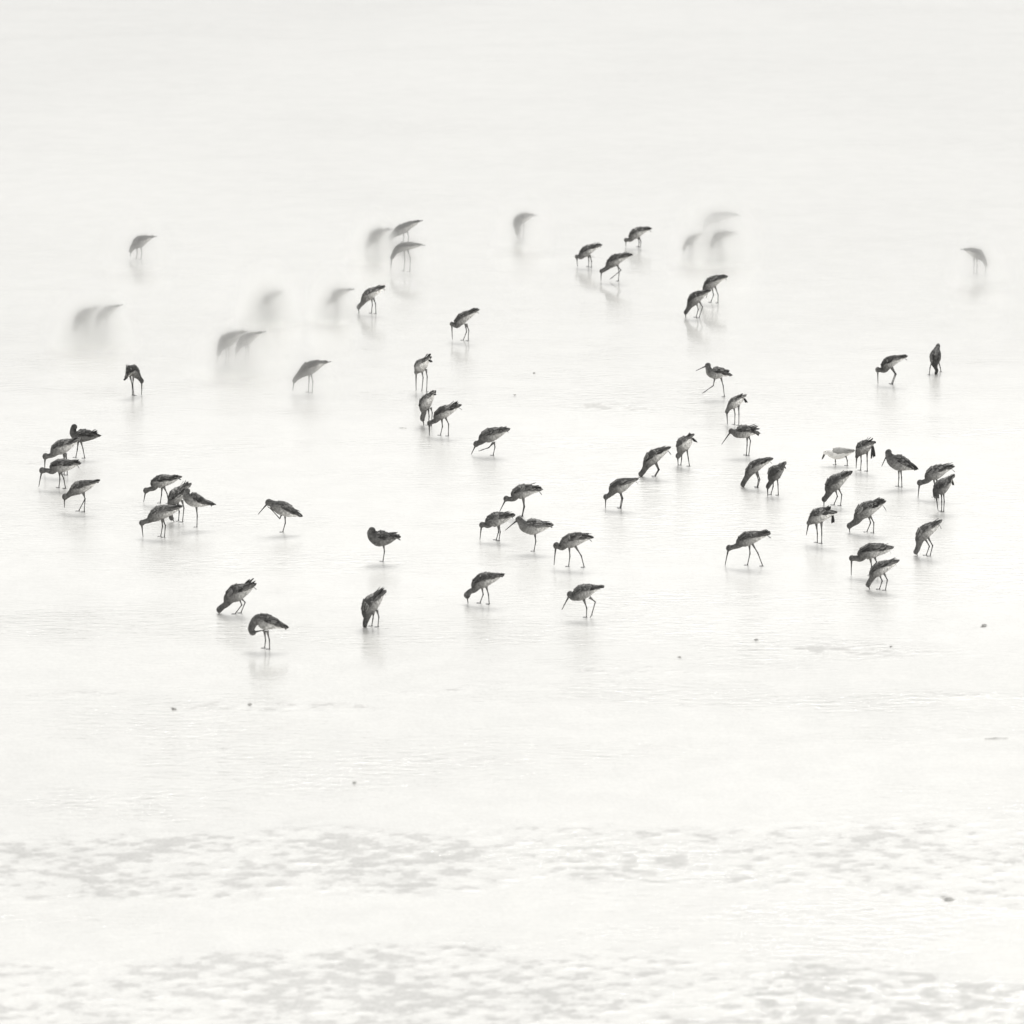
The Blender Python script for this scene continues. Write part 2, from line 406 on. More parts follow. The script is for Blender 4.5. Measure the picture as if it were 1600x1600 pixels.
        for a in range(nrow):                                 # rows of coverts and scapulars, tips standing proud
            u = 0.06 + 0.80 * a / (nrow - 1)
            pmax = 0.60 + 0.80 * math.sin(math.pi * min(0.15 + u * 0.8, 1))
            nv = 4
            for c_ in range(nv):
                v_ = (c_ + 0.5 + 0.3 * (rnd.random() - 0.5) + 0.25 * (a % 2)) / (nv + 0.3)
                du = 0.20 + 0.10 * rnd.random() + 0.12 * u
                i0 = ish - 0.5 - u * (wing_len - 1.5); i1 = i0 - du * wing_len
                p0, n0 = surf(i0, sg * (0.08 + v_ * pmax), 1.07)
                lift = 1.12 + 0.10 * rnd.random() + (0.40 * ruff * rnd.random() * u if v_ < 0.7 else 0)
                if i1 >= 0: p1, n1 = surf(i1, sg * (0.08 + v_ * pmax * 0.93), lift)
                else:
                    p1, n1 = surf(0, sg * (0.08 + v_ * pmax * 0.9), lift); p1 = p1 + axis_back * (-i1) * 0.006
                sd_ = unit(np.cross(p1 - p0, n0))
                lv, lf = leaf(p0, p1, sd_, n0, rmax * (0.25 + 0.08 * rnd.random()))
                o0 = len(V); V += lv; Fc += [tuple(x + o0 for x in f) for f in lf]
                cen = (0.34 if gull else rnd.choice((0.012, 0.02, 0.035, 0.05, 0.085, 0.15)) * tone)
                rim = (0.42 if gull else max(cen * 1.3, (0.04 + 0.34 * rnd.random() ** 1.4) * tone))
                col = [rim, cen, rim] * 4 + [rim]
                Cc += col + col
        wing = mesh_obj('wing', V, Fc, M_WHITE if gull else M_PLUME, root, Cc)
        if ghost: nfl = 3
        else: nfl = 6
        # ---- long tertials and primaries reaching past the rump
        for q in range(nfl):
            fr_ = q / max(nfl - 1, 1)
            i0 = wing_len * (0.42 - 0.22 * fr_); ph = sg * (0.30 + 0.75 * rnd.random() * (1 - fr_ * 0.4))
            p0, n0 = surf(i0, ph, 1.06)
            end = wt_p if wt_p is not None else ctr[0] + axis_back * 0.055
            tip = p0 + (end - p0) * (0.62 + 0.38 * fr_) + Bs[0] * sg * 0.008 * (1 + rnd.random())
            Ln = np.linalg.norm(tip - p0)
            lf_up = (rnd.random() - 0.2) * ruff * 0.75 * (1 if q < nfl - 1 else 0.3)
            tip = tip + n0 * Ln * lf_up + np.array([0, 0, 1]) * Ln * max(lf_up, 0) * 0.4
            sd_ = unit(np.cross(tip - p0, n0))
            lv, lf = leaf(p0, tip, sd_, n0, max(0.008, Ln * 0.11))
            cen = 0.30 if gull else (0.035 if fr_ < 0.6 else 0.018) * tone
            rim = 0.34 if gull else (0.10 if fr_ < 0.6 else 0.03) * tone
            col = ([rim, cen, rim] * 4 + [cen]) * 2
            mesh_obj('flight_feather', lv, lf, M_FLIGHT, wing, col)
    # ---- tail
    tp = tail_p if tail_p is not None else ctr[1] + axis_back * 0.075 - Ns[1] * 0.004
    tb = ctr[2]; V, Fc, Cc = [], [], []
    tl = tp - tb; nt_ = 7 if black else 5
    for q in range(nt_):
        a = (q - (nt_ - 1) / 2) / ((nt_ - 1) / 2)
        spread = 0.38 if black else 0.14
        sd_ = unit(np.cross(tl, Ns[2])); tip = tp + sd_ * a * np.linalg.norm(tl) * spread - Ns[2] * 0.002 * abs(q - 2)
        if black: tip = tip + Ns[2] * (rnd.random() - 0.5) * 0.02
        lv, lf = leaf(tb + sd_ * a * 0.008, tip, sd_, Ns[2], 0.016 if black else 0.010)
        o0 = len(V); V += lv; Fc += [tuple(x + o0 for x in f) for f in lf]
        if gull: col = [0.75] * 13
        else: col = [0.02 if black and yaw else 0.4] * 3 + [0.3 if not black else 0.015] * 3 + [0.014] * 7
        Cc += col * 2
    mesh_obj('tail', V, Fc, M_FLIGHT, root, Cc)
    # ---- legs
    for li, lg in enumerate(legs):
        offd = (0.020 if li == 0 else -0.020) * s if len(legs) > 1 else 0
        pts = []
        for jj, p in enumerate(lg):
            base_d = -(hipx - gx(p)[0]) * side * math.tan(ps) * 0.3
            pts.append(P(p, (p[3] / k if len(p) > 3 else base_d + offd)))
        pts = [np.array(p) for p in pts]
        hip = pts[0] + (pts[0] - pts[1]) * 0.25
        grounded = li not in up
        if grounded:
            pts[-1][2] = -0.008
        a, b_ = pts[-2], pts[-1]
        chain = [hip, pts[0], pts[0] * 0.45 + pts[1] * 0.55] + ([*pts[1:-2]] if len(pts) > 3 else []) + [a + unit(hip - a) * 0.008, a, a + unit(b_ - a) * 0.012, a * 0.5 + b_ * 0.5, b_]
        rr = [0.017, 0.012, 0.0062] + [0.006] * (len(pts) - 3 if len(pts) > 3 else 0) + [0.0058, 0.0074, 0.0056, 0.0046, 0.0052]
        if gull: rr = [x * 0.95 for x in rr]
        V, Fc = tube(chain, rr, 7)
        lc = [0.22, 0.16, 0.11] + [0.1] * (len(rr) - 8) + [0.05, 0.035, 0.05, 0.10, 0.09]
        leg = mesh_obj('leg', V, Fc, M_FLIGHT, root, [c for c in lc for _ in range(7)])
        V, Fc = [], []
        td = unit(h) if grounded else unit(unit(b_ - a) + 0.25 * h)
        sdv = Bv
        for ang in (-0.5, 0.0, 0.5, math.pi):
            if grounded: dr = unit(td * math.cos(ang) + sdv * math.sin(ang)); ln = 0.036 if ang < 3 else 0.012
            else: dr = unit(td + sdv * math.sin(ang) * 0.35) if ang < 3 else -h; ln = 0.034 if ang < 3 else 0.01
            drp = np.array([0, 0, 0.0015]) if grounded else np.array([0, 0, -0.004])
            v_, f_ = tube([b_, b_ + dr * ln * 0.5 + drp, b_ + dr * ln], [0.0048, 0.0036, 0.0015], 5)
            o0 = len(V); V += v_; Fc += [tuple(x + o0 for x in f) for f in f_]
        mesh_obj('foot', V, Fc, M_LEG, leg)
    return root

#BIRDS
def build_birds():
    G_ = 'godwits feeding on the flat'
    # left cluster
    bird('A', 'dark ruffled godwit standing head up, rearmost of the far left group',
         [(545, 207, 20), (500, 205, 38), (450, 205, 48), (405, 205, 44), (375, 185, 32), (372, 155, 24), (380, 135, 24)],
         [(372, 142, 0, 10), (352, 172, 0, 110)], [[(410, 260), (405, 310), (392, 370)], [(435, 260), (448, 305), (462, 372)]], wt=(565, 182), tail=(562, 215), ruff=1.0, tone=0.55, belly=0.3)
    bird('A', 'godwit probing with stretched neck behind the second bird of the far left group',
         [(400, 240, 13), (350, 265, 35), (290, 290, 55), (240, 315, 48), (210, 350, 26), (185, 362, 18), (155, 365, 24)],
         [(150, 385), (150, 497)], [[(300, 360), (306, 420), (300, 500)], [(315, 360), (325, 430), (325, 505)]], wt=(412, 215), tail=(440, 255), tone=1.25)
    bird('A', 'leftmost godwit with long bill slanting down into the water',
         [(400, 425, 14), (345, 432, 38), (280, 440, 52), (230, 450, 46), (205, 480, 27), (165, 475, 18), (130, 475, 24)],
         [(125, 490), (103, 603)], [[(265, 500), (268, 545), (260, 605)], [(280, 500), (298, 540), (312, 608)]], wt=(425, 405), tail=(420, 455))
    bird('A', 'smooth backed godwit leaning forward, frontmost of the far left group',
         [(545, 565, 13), (490, 588, 36), (430, 608, 50), (385, 630, 44), (350, 655, 25), (328, 672, 20), (308, 680, 24)],
         [(303, 700), (303, 766)], [[(445, 650), (465, 695), (415, 785)], [(455, 655), (464, 700), (458, 795)]], wt=(585, 550), tail=(570, 568), ruff=0.05)
    # second left cluster
    bird('A', 'godwit bent to feed at the back of the left group of four',
         [(1185, 535, 14), (1130, 550, 34), (1060, 560, 50), (1015, 580, 44), (1000, 612, 24), (968, 622, 18), (940, 632, 22)],
         [(935, 655), (922, 724)], [[(1065, 615), (1062, 665), (1052, 726)], [(1085, 615), (1105, 655), (1118, 728)]], wt=(1200, 518), tail=(1215, 545))
    bird('A', 'pale flanked godwit with raised black tail in the middle of the left group of four',
         [(1270, 598, 14), (1235, 628, 36), (1180, 672, 55), (1145, 722, 40), (1133, 780, 20), (1133, 825, 18), (1140, 850, 18)],
         [(1148, 858), (1162, 876)], [[(1190, 735), (1200, 800), (1195, 868)], [(1225, 722), (1237, 770), (1226, 868)]], wt=(1268, 560), tail=(1285, 600), yaw=25, black=True, tone=1.3, ruff=.5)
    bird('A', 'godwit feeding with straight down bill at the front of the left group of four',
         [(1195, 765, 14), (1140, 785, 36), (1060, 805, 55), (1000, 835, 46), (962, 865, 24), (930, 875, 19), (908, 885, 22)],
         [(908, 905), (918, 996)], [[(1065, 865), (1070, 910), (1055, 990)], [(1075, 865), (1092, 905), (1085, 988)]], wt=(1218, 755), tail=(1205, 800))
    bird('A', 'one legged godwit with sloping back at the right of the left group of four',
         [(1430, 735, 16), (1370, 725, 38), (1310, 705, 55), (1265, 680, 42), (1258, 652, 26), (1265, 635, 21)],
         [(1250, 645, 0, 10), (1185, 690, 0, 30)], [[(1335, 765), (1341, 830), (1338, 912)]], wt=(1490, 742), tail=(1455, 755), ruff=0.1, tone=1.1)
    # left centre
    bird('B', 'godwit on one leg scratching its chin with a raised foot',
         [(670, 205, 22), (620, 185, 42), (560, 160, 50), (515, 140, 38), (490, 125, 27), (470, 117, 25)],
         [(450, 137), (392, 206)], [[(590, 215), (592, 270), (573, 333)], [(565, 205), (552, 238), (480, 160)]], wt=(705, 205), tail=(690, 218), up=(1,), tone=1.05)
    bird('B', 'plump resting godwit on one leg with its bill tucked over its back',
         [(1392, 378, 20), (1340, 385, 45), (1280, 385, 58), (1238, 368, 42), (1222, 340, 29), (1230, 322, 24)],
         [(1245, 328), (1310, 345)], [[(1315, 435), (1321, 480), (1310, 545)]], wt=(1436, 362), tail=(1440, 392), ruff=0.6, tone=0.75, belly=0.4)
    bird('B', 'stooping godwit with face at the water and cocked tail, left of the preening one',
         [(345, 735, 18), (295, 760, 42), (235, 785, 62), (185, 820, 48), (160, 862, 27), (130, 885, 22), (108, 905, 23)],
         [(103, 922), (106, 945)], [[(270, 825), (297, 853), (265, 930)], [(255, 830), (272, 872), (222, 926)]], wt=(374, 692), tail=(380, 755), ruff=0.6, tone=0.95)
    bird('B', 'frontmost godwit preening its breast, head tucked down on two pale legs',
         [(575, 1030, 18), (520, 1012, 38), (450, 1000, 56), (395, 980, 44), (358, 1008, 30), (342, 1050, 25), (352, 1074, 23)],
         [(374, 1070), (462, 1048)], [[(440, 1075), (447, 1130), (440, 1185)], [(462, 1075), (475, 1130), (476, 1188)]], wt=(612, 1040), tail=(600, 1052), ruff=0.1, tone=1.0, belly=1.3)
    bird('B', 'steeply tipped godwit with head under water and tail pointing up',
         [(1305, 792, 16), (1270, 822, 42), (1220, 870, 60), (1195, 925, 46), (1190, 968, 26), (1180, 1000, 20), (1178, 1020, 18)],
         [(1178, 1030), (1180, 1047)], [[(1240, 935), (1237, 970), (1228, 1022)], [(1268, 920), (1280, 960), (1273, 1025)]], wt=(1318, 742), tail=(1328, 795), yaw=20, tone=0.95)
    # centre
    bird('C', 'godwit walking with one foot lifted forward under its breast',
         [(420, 155, 16), (370, 170, 36), (310, 190, 50), (265, 208, 42), (240, 236, 24), (222, 246, 20), (208, 252, 22)],
         [(200, 272), (172, 328)], [[(325, 252), (300, 280), (245, 298)], [(340, 245), (346, 275), (332, 328)]], wt=(440, 138), tail=(445, 165), up=(0,), ruff=0.5, tone=0.9)
    bird('C', 'godwit with bill slanting forward, rearmost of the central group',
         [(655, 592, 18), (610, 590, 36), (545, 605, 50), (500, 625, 42), (482, 653, 24), (455, 658, 18), (428, 655, 21)],
         [(418, 678), (380, 750)], [[(556, 658), (563, 715), (548, 780)], [(552, 660), (558, 715), (543, 778)]], wt=(690, 575), tail=(692, 625), ruff=0.6)
    bird('C', 'godwit feeding with vertical bill at the left of the central group',
         [(460, 785, 14), (415, 795, 36), (350, 810, 52), (310, 828, 44), (290, 850, 24), (265, 845, 18), (250, 848, 21)],
         [(243, 868), (235, 958)], [[(368, 855), (372, 900), (355, 950)], [(375, 855), (384, 900), (375, 960)]], wt=(495, 772), tail=(480, 800), ruff=0.5)
    bird('C', 'one legged godwit with raised head and long bill in the central group',
         [(730, 855, 20), (680, 860, 42), (620, 865, 58), (565, 855, 45), (540, 830, 29), (520, 806, 23)],
         [(500, 822), (420, 889)], [[(640, 922), (646, 970), (632, 1037)]], wt=(775, 848), tail=(768, 866), tone=1.1)
    bird('C', 'godwit in mid stride with legs apart, rightmost of the central group',
         [(1030, 945, 16), (985, 945, 36), (910, 965, 52), (860, 985, 42), (838, 1013, 25), (815, 1010, 18), (797, 1000, 24)],
         [(790, 1025), (780, 1145)], [[(892, 1015), (897, 1080), (887, 1150)], [(942, 1015), (980, 1075), (1002, 1152)]], wt=(1062, 932), tail=(1058, 970), ruff=0.5)
    bird('C', 'godwit stooping with bill in the water below the central group',
         [(385, 1222, 12), (335, 1235, 34), (265, 1255, 54), (215, 1285, 46), (190, 1325, 25), (160, 1340, 20), (140, 1365, 24)],
         [(145, 1390), (148, 1430)], [[(250, 1312), (259, 1360), (235, 1415)], [(283, 1308), (298, 1360), (303, 1425)]], wt=(420, 1208), tail=(400, 1230), ruff=0.05)
    bird('C', 'godwit stepping with one foot lifted and bill slanting above the water',
         [(1110, 1310, 12), (1060, 1320, 34), (1000, 1340, 52), (950, 1365, 48), (920, 1378, 28), (903, 1365, 23), (897, 1358, 23)],
         [(888, 1380), (838, 1472)], [[(1003, 1410), (1021, 1460), (1018, 1525)], [(1050, 1388), (1084, 1415), (1057, 1508)]], wt=(1150, 1308), tail=(1120, 1325), up=(1,), ruff=0.1)
    # upper centre
    bird('D', 'pale godwit bowed to the water beside the faint misty bird',
         [(300, 164, 14), (260, 180, 30), (205, 210, 44), (165, 245, 36), (140, 285, 20), (120, 305, 18), (108, 320, 18)],
         [(110, 340), (112, 380)], [[(218, 255), (223, 300), (215, 365)], [(235, 252), (249, 290), (253, 368)]], wt=(330, 138), tail=(330, 175), tone=1.35)
    bird('D', 'hump backed godwit with bill hanging straight down, upper middle, mirrored in the water',
         [(1080, 357, 16), (1040, 375, 30), (985, 405, 42), (945, 440, 42), (925, 470, 27), (902, 465, 19), (885, 460, 18)],
         [(887, 480), (890, 590)], [[(1000, 470), (1008, 525), (980, 580)], [(1010, 470), (1026, 510), (1022, 603)]], wt=(1105, 326), tail=(1112, 370), belly=1.3)
    bird('D', 'light bellied godwit seen from behind with black tail up and head hidden',
         [(685, 758, 18), (655, 785, 40), (622, 815, 52), (602, 840, 38), (593, 855, 24), (588, 862, 18)],
         [(588, 880), (588, 1032)], [[(638, 862), (646, 910), (635, 1010)], [(672, 850), (680, 900), (675, 1030)]], wt=(705, 712), tail=(712, 772), yaw=-40, black=True, tone=1.4, ruff=0.5)
    bird('D', 'godwit seen from behind with head down, half hidden by the bird before it',
         [(728, 1045, 18), (700, 1075, 38), (665, 1120, 52), (650, 1165, 38), (652, 1200, 22), (642, 1235, 22), (640, 1252, 20)],
         [(648, 1270), (655, 1312)], [[(690, 1175), (696, 1230), (690, 1300)], [(712, 1165), (722, 1200), (715, 1300)]], wt=(728, 1012), tail=(748, 1045), yaw=-30, black=True, tone=1.2, ruff=0.5)
    bird('D', 'godwit striding with bill down, overlapping a bird seen from behind',
         [(930, 1150, 16), (880, 1170, 34), (820, 1195, 50), (775, 1222, 44), (750, 1262, 25), (725, 1275, 18), (700, 1285, 21)],
         [(698, 1305), (700, 1397)], [[(802, 1258), (807, 1315), (790, 1382)], [(836, 1248), (859, 1295), (856, 1385)]], wt=(945, 1118), tail=(968, 1172), ruff=0.6, belly=1.3)
    # upper left
    bird('E', 'ruffled black and grey godwit facing right, head hanging, alone at left',
         [(535, 828, 20), (550, 800, 38), (575, 795, 48), (603, 825, 36), (628, 855, 21), (648, 882, 19)],
         [(648, 905), (646, 1000)], [[(553, 850), (568, 912), (570, 1000)], [(578, 855), (573, 915), (583, 992)]], wt=(545, 745), tail=(497, 875), side=-1, yaw=-25, black=True, ruff=1.0, tone=0.8)
    # top right of centre
    bird('I', 'small godwit feeding at the left of the three far feeders',
         [(290, 347, 14), (245, 360, 30), (195, 385, 42), (160, 415, 34), (145, 435, 22), (125, 430, 16), (113, 432, 17)],
         [(115, 450), (120, 514)], [[(210, 430), (214, 465), (210, 512)], [(225, 430), (236, 470), (235, 512)]], wt=(315, 326), tail=(312, 350), tone=1.2)
    bird('I', 'short legged looking godwit, rearmost of the three far feeders',
         [(705, 207, 14), (655, 215, 32), (605, 240, 42), (575, 265, 34), (560, 288, 22), (540, 292, 16), (523, 293, 17)],
         [(522, 312), (522, 347)], [[(625, 278), (633, 310), (628, 345)], [(635, 278), (648, 305), (642, 347)]], wt=(730, 192), tail=(735, 225), tone=1.2, ruff=0.4)
    bird('I', 'godwit with one foot drawn up and a clear reflection, frontmost of the three far feeders',
         [(545, 425, 14), (490, 437, 32), (430, 465, 46), (390, 495, 38), (365, 525, 21), (335, 545, 18), (320, 552, 18)],
         [(316, 570), (315, 636)], [[(455, 508), (466, 560), (460, 632)], [(450, 508), (482, 545), (405, 608)]], wt=(565, 408), tail=(552, 458), up=(1,), ruff=0.4)
    bird('I', 'godwit standing behind and right of its overlapping partner, upper right of centre',
         [(1340, 607, 14), (1290, 620, 34), (1235, 650, 46), (1195, 685, 34), (1178, 715, 20), (1160, 745, 18), (1148, 762, 18)],
         [(1143, 780), (1140, 812)], [[(1240, 692), (1253, 750), (1230, 808)], [(1268, 688), (1291, 750), (1290, 812)]], wt=(1358, 590), tail=(1362, 625), ruff=0.4)
    bird('I', 'dark godwit with face in the water in front of its overlapping partner',
         [(1205, 725, 12), (1160, 745, 30), (1105, 775, 48), (1070, 815, 40), (1050, 850, 23), (1032, 880, 18), (1022, 895, 18)],
         [(1018, 915), (1022, 948)], [[(1113, 828), (1126, 870), (1108, 932)], [(1138, 812), (1162, 850), (1132, 936)]], wt=(1222, 712), tail=(1190, 775), tone=0.85)
    # right centre column
    bird('J', 'godwit striding with head held high and bill level, foot swung forward',
         [(405, 278, 22), (360, 262, 45), (300, 265, 58), (250, 255, 47), (228, 222, 29), (222, 190, 26)],
         [(198, 200), (105, 243)], [[(350, 315), (369, 385), (382, 488)], [(288, 318), (274, 385), (188, 446)]], wt=(432, 240), tail=(448, 290), up=(1,))
    bird('J', 'small grey godwit with black tail and white rump stripe, head down, below the striding bird',
         [(555, 502, 22), (528, 520, 40), (480, 550, 50), (442, 580, 38), (420, 608, 23), (405, 635, 20)],
         [(405, 660), (412, 760)], [[(472, 600), (483, 655), (480, 755)], [(518, 590), (521, 660), (520, 757)]], wt=(555, 465), tail=(592, 545), yaw=-25, black=True, tone=1.25, belly=1.2, ruff=0.4)
    bird('J', 'wind ruffled godwit with long slanting bill and crossed legs',
         [(665, 838, 24), (620, 825, 50), (560, 830, 62), (500, 840, 48), (468, 832, 29), (445, 822, 25)],
         [(430, 847), (355, 950)], [[(600, 885), (599, 960), (592, 1045)], [(618, 885), (632, 915), (615, 1052)]], wt=(722, 803), tail=(715, 855), black=True, ruff=1.0)
    bird('J', 'godwit stretched down with head at the ground, left of the rounded front facing bird',
         [(800, 1107, 24), (745, 1125, 40), (680, 1160, 55), (630, 1205, 48), (600, 1260, 30), (570, 1310, 25), (558, 1335, 24)],
         [(560, 1355), (572, 1372)], [[(690, 1230), (708, 1290), (697, 1352)], [(700, 1230), (722, 1285), (702, 1357)]], wt=(838, 1088), tail=(838, 1132), tone=0.95)
    bird('J', 'round dark godwit turned towards the viewer with bill straight down',
         [(945, 1152, 18), (920, 1185, 42), (870, 1225, 70), (840, 1275, 50), (828, 1310, 27), (808, 1340, 24), (800, 1355, 22)],
         [(795, 1380), (798, 1457)], [[(850, 1305), (850, 1355), (828, 1425)], [(890, 1280), (896, 1335), (900, 1430)]], wt=(955, 1122), tail=(967, 1182), yaw=30, tone=0.85, belly=0.5)
    bird('K', 'godwit with small tucked head and vertical bill, lowest of the diagonal three',
         [(600, 762, 24), (530, 785, 52), (430, 830, 90), (340, 868, 80), (300, 925, 45), (262, 962, 32), (225, 980, 36)],
         [(222, 1025), (220, 1128)], [[(400, 900), (432, 1000), (412, 1112)], [(415, 900), (448, 1000), (422, 1120)]], wt=(632, 745), tail=(650, 808), ruff=0.1)
    bird('K', 'godwit tipped forward with face in the mud, middle of the diagonal three',
         [(1010, 365, 38), (940, 400, 65), (850, 455, 88), (780, 530, 70), (745, 595, 42), (712, 650, 36), (685, 680, 34)],
         [(690, 700), (702, 720)], [[(880, 545), (914, 625), (865, 697)], [(892, 545), (928, 620), (872, 705)]], wt=(1085, 330), tail=(1080, 418), black=True, belly=1.2)
    bird('K', 'pale bellied godwit with dark raised wing tips, uppermost of the diagonal three',
         [(1335, 208, 38), (1300, 245, 72), (1240, 300, 92), (1212, 365, 62), (1198, 410, 38), (1175, 440, 36)],
         [(1170, 475), (1176, 572)], [[(1222, 405), (1222, 480), (1210, 560)], [(1292, 360), (1309, 470), (1326, 560)]], wt=(1345, 155), tail=(1405, 255), yaw=-25, black=True, ruff=0.8, tone=1.2, belly=1.2)
    bird('L', 'long striding godwit with bill to the ground, alone right of centre',
         [(1495, 112, 14), (1450, 120, 30), (1380, 140, 48), (1325, 165, 40), (1300, 188, 22), (1265, 200, 17), (1240, 205, 21)],
         [(1232, 228), (1213, 326)], [[(1382, 190), (1386, 245), (1368, 325)], [(1405, 182), (1440, 240), (1475, 320)]], wt=(1528, 90), tail=(1532, 134), ruff=0.3)
    # right group
    bird('M', 'white gull with pale grey wings and dark bill among the godwits',
         [(480, 222, 22), (420, 232, 46), (355, 240, 54), (300, 234, 42), (268, 222, 28), (246, 226, 24)],
         [(230, 245), (210, 296)], [[(340, 280), (340, 310), (345, 342)], [(438, 258), (455, 305), (455, 342)]], wt=(522, 200), tail=(515, 222), ruff=0, kind='gull', group='gulls among the waders')
    bird('M', 'ruffled godwit seen from behind with drooping black tail, right of the gull',
         [(668, 155, 38), (640, 165, 55), (600, 190, 62), (568, 225, 42), (552, 255, 22), (546, 268, 17)],
         [(545, 285), (540, 382)], [[(585, 250), (589, 310), (583, 395)], [(645, 235), (646, 310), (647, 397)]], wt=(700, 96), tail=(700, 275), yaw=-30, black=True, ruff=0.9, tone=0.85)
    bird('M', 'upright godwit with folded dark wings standing tall, bill angled down',
         [(1080, 375, 24), (1020, 350, 55), (950, 330, 74), (892, 300, 63), (858, 260, 38), (850, 228, 31)],
         [(830, 262), (785, 362)], [[(950, 400), (951, 470), (945, 548)], [(970, 405), (977, 470), (980, 550)]], wt=(1138, 382), tail=(1105, 402), ruff=0.15, tone=0.9, belly=0.8)
    bird('M', 'rightmost side on godwit, its legs hidden by a bird facing the viewer',
         [(1440, 377, 20), (1380, 390, 45), (1310, 420, 65), (1250, 452, 55), (1222, 495, 31), (1185, 512, 24), (1152, 518, 28)],
         [(1145, 550), (1135, 664)], [[(1285, 480), (1300, 570), (1295, 652)], [(1310, 475), (1330, 560), (1335, 657)]], wt=(1482, 352), tail=(1490, 412), ruff=0.5)
    bird('M', 'godwit facing the viewer with bill hanging straight down, at the right of the flock',
         [(1438, 490, 32), (1400, 530, 56), (1350, 570, 70), (1318, 600, 52), (1308, 625, 34), (1308, 640, 30)],
         [(1315, 672), (1328, 787)], [[(1360, 620), (1363, 700), (1362, 785)], [(1380, 610), (1387, 700), (1382, 787)]], wt=(1458, 464), tail=(1472, 542), yaw=35, tone=0.85, ruff=0.5)
    bird('M', 'egg shaped godwit stooping with bill in the mud, below the gull',
         [(455, 443, 26), (410, 470, 48), (335, 520, 72), (290, 575, 58), (275, 618, 34), (252, 655, 26), (235, 675, 28)],
         [(228, 705), (230, 748)], [[(342, 590), (360, 650), (325, 725)], [(374, 580), (402, 635), (390, 730)]], wt=(466, 408), tail=(488, 440), yaw=10, tone=0.9, ruff=0.4)
    bird('N', 'short bodied godwit with fanned black tail on straight pale legs',
         [(345, 262, 38), (300, 265, 55), (240, 285, 70), (190, 315, 55), (158, 342, 30), (143, 352, 21)],
         [(144, 385), (122, 470)], [[(220, 375), (229, 455), (228, 532)], [(268, 365), (271, 450), (270, 540)]], wt=(352, 195), tail=(378, 345), yaw=-25, black=True, tone=1.2, ruff=0.6)
    bird('N', 'godwit lunging low to the left with cocked wing tips and black tail',
         [(835, 168, 28), (780, 190, 50), (700, 225, 75), (640, 272, 60), (605, 330, 38), (565, 360, 28), (538, 378, 28)],
         [(535, 410), (540, 442)], [[(722, 290), (741, 350), (703, 432)], [(740, 290), (772, 350), (768, 440)]], wt=(880, 126), tail=(887, 222), black=True, ruff=0.5)
    bird('N', 'godwit with humped ruffled back and bill straight down behind the lowest right bird',
         [(890, 602, 38), (820, 612, 55), (740, 625, 72), (670, 652, 62), (640, 692, 36), (600, 690, 28), (560, 690, 28)],
         [(555, 725), (555, 857)], [[(740, 705), (751, 770), (745, 850)], [(783, 690), (802, 740), (815, 852)]], wt=(922, 588), tail=(937, 645), ruff=1.0)
    bird('N', 'lowest right godwit with face in the water and white rump showing',
         [(960, 738, 30), (910, 757, 45), (830, 792, 65), (775, 837, 52), (755, 880, 30), (732, 915, 24), (715, 945, 24)],
         [(722, 968), (734, 994)], [[(828, 855), (852, 910), (825, 982)], [(872, 842), (902, 900), (882, 990)]], wt=(1002, 706), tail=(992, 772), black=True, tone=1.2, ruff=0.5, belly=1.2)
    bird('N', 'steeply tipped pale godwit with black tail at the right edge of the flock',
         [(1385, 358, 26), (1340, 390, 47), (1262, 440, 65), (1217, 500, 50), (1205, 555, 29), (1190, 605, 26), (1175, 630, 24)],
         [(1182, 645), (1192, 664)], [[(1268, 510), (1306, 575), (1275, 658)], [(1298, 500), (1337, 570), (1312, 660)]], wt=(1412, 322), tail=(1418, 405), black=True, tone=1.2, ruff=0.5)
    bird('O', 'godwit with straight dark back feeding in open water, upper right',
         [(365, 1178, 16), (310, 1192, 34), (240, 1220, 52), (205, 1252, 52), (188, 1290, 31), (152, 1292, 22), (128, 1290, 24)],
         [(128, 1320), (130, 1420)], [[(255, 1280), (287, 1330), (255, 1412)], [(265, 1278), (298, 1330), (264, 1417)]], wt=(394, 1150), tail=(400, 1200), ruff=0.05, belly=1.3, tone=0.9)
    bird('O', 'narrow dark godwit seen head on, tipped forward into the water',
         [(682, 1085, 16, 95), (672, 1125, 42, 70), (660, 1180, 60, 25), (655, 1235, 40, -20), (664, 1272, 21, -38), (674, 1298, 19, -45), (668, 1318, 17, -50)],
         [(664, 1328, 0, -52), (660, 1345, 0, -55)], [[(628, 1215), (612, 1270), (605, 1314)], [(690, 1215), (706, 1270), (713, 1314)]], wt=(690, 1056, 0, 120), tail=(700, 1070, 0, 110), yaw=80, tone=0.75, belly=0.4, ruff=0.1)
    # birds standing in the low mist
    gg = 'godwits blurred by low mist'
    def mb(*a, **k): bird(*a, ghost=True, group=gg, ruff=0.1, **k)
    mb('E', 'mist softened godwit feeding, left of the pair at the far left',
       [(252, 287, 16), (215, 305, 36), (165, 340, 48), (125, 380, 40), (108, 412, 24), (92, 445, 20)],
       [(85, 460), (70, 500)], [[(170, 385), (172, 440), (165, 505)], [(190, 380), (194, 440), (185, 507)]], wt=(270, 270))
    mb('E', 'barely visible godwit in mist, right of the pair at the far left',
       [(430, 268, 16), (385, 288, 34), (335, 322, 44), (300, 355, 32), (285, 390, 20), (275, 420, 18)],
       [(270, 435), (262, 480)], [[(340, 365), (342, 420), (336, 482)], [(355, 360), (360, 420), (354, 484)]], wt=(455, 252))
    mb('E', 'mist softened godwit in front of its fainter twin, left of centre',
       [(1470, 487, 18), (1420, 510, 40), (1360, 545, 55), (1320, 585, 42), (1300, 620, 24), (1288, 652, 20)],
       [(1282, 670), (1274, 735)], [[(1350, 600), (1354, 660), (1345, 740)], [(1370, 595), (1376, 660), (1370, 742)]], wt=(1490, 472))
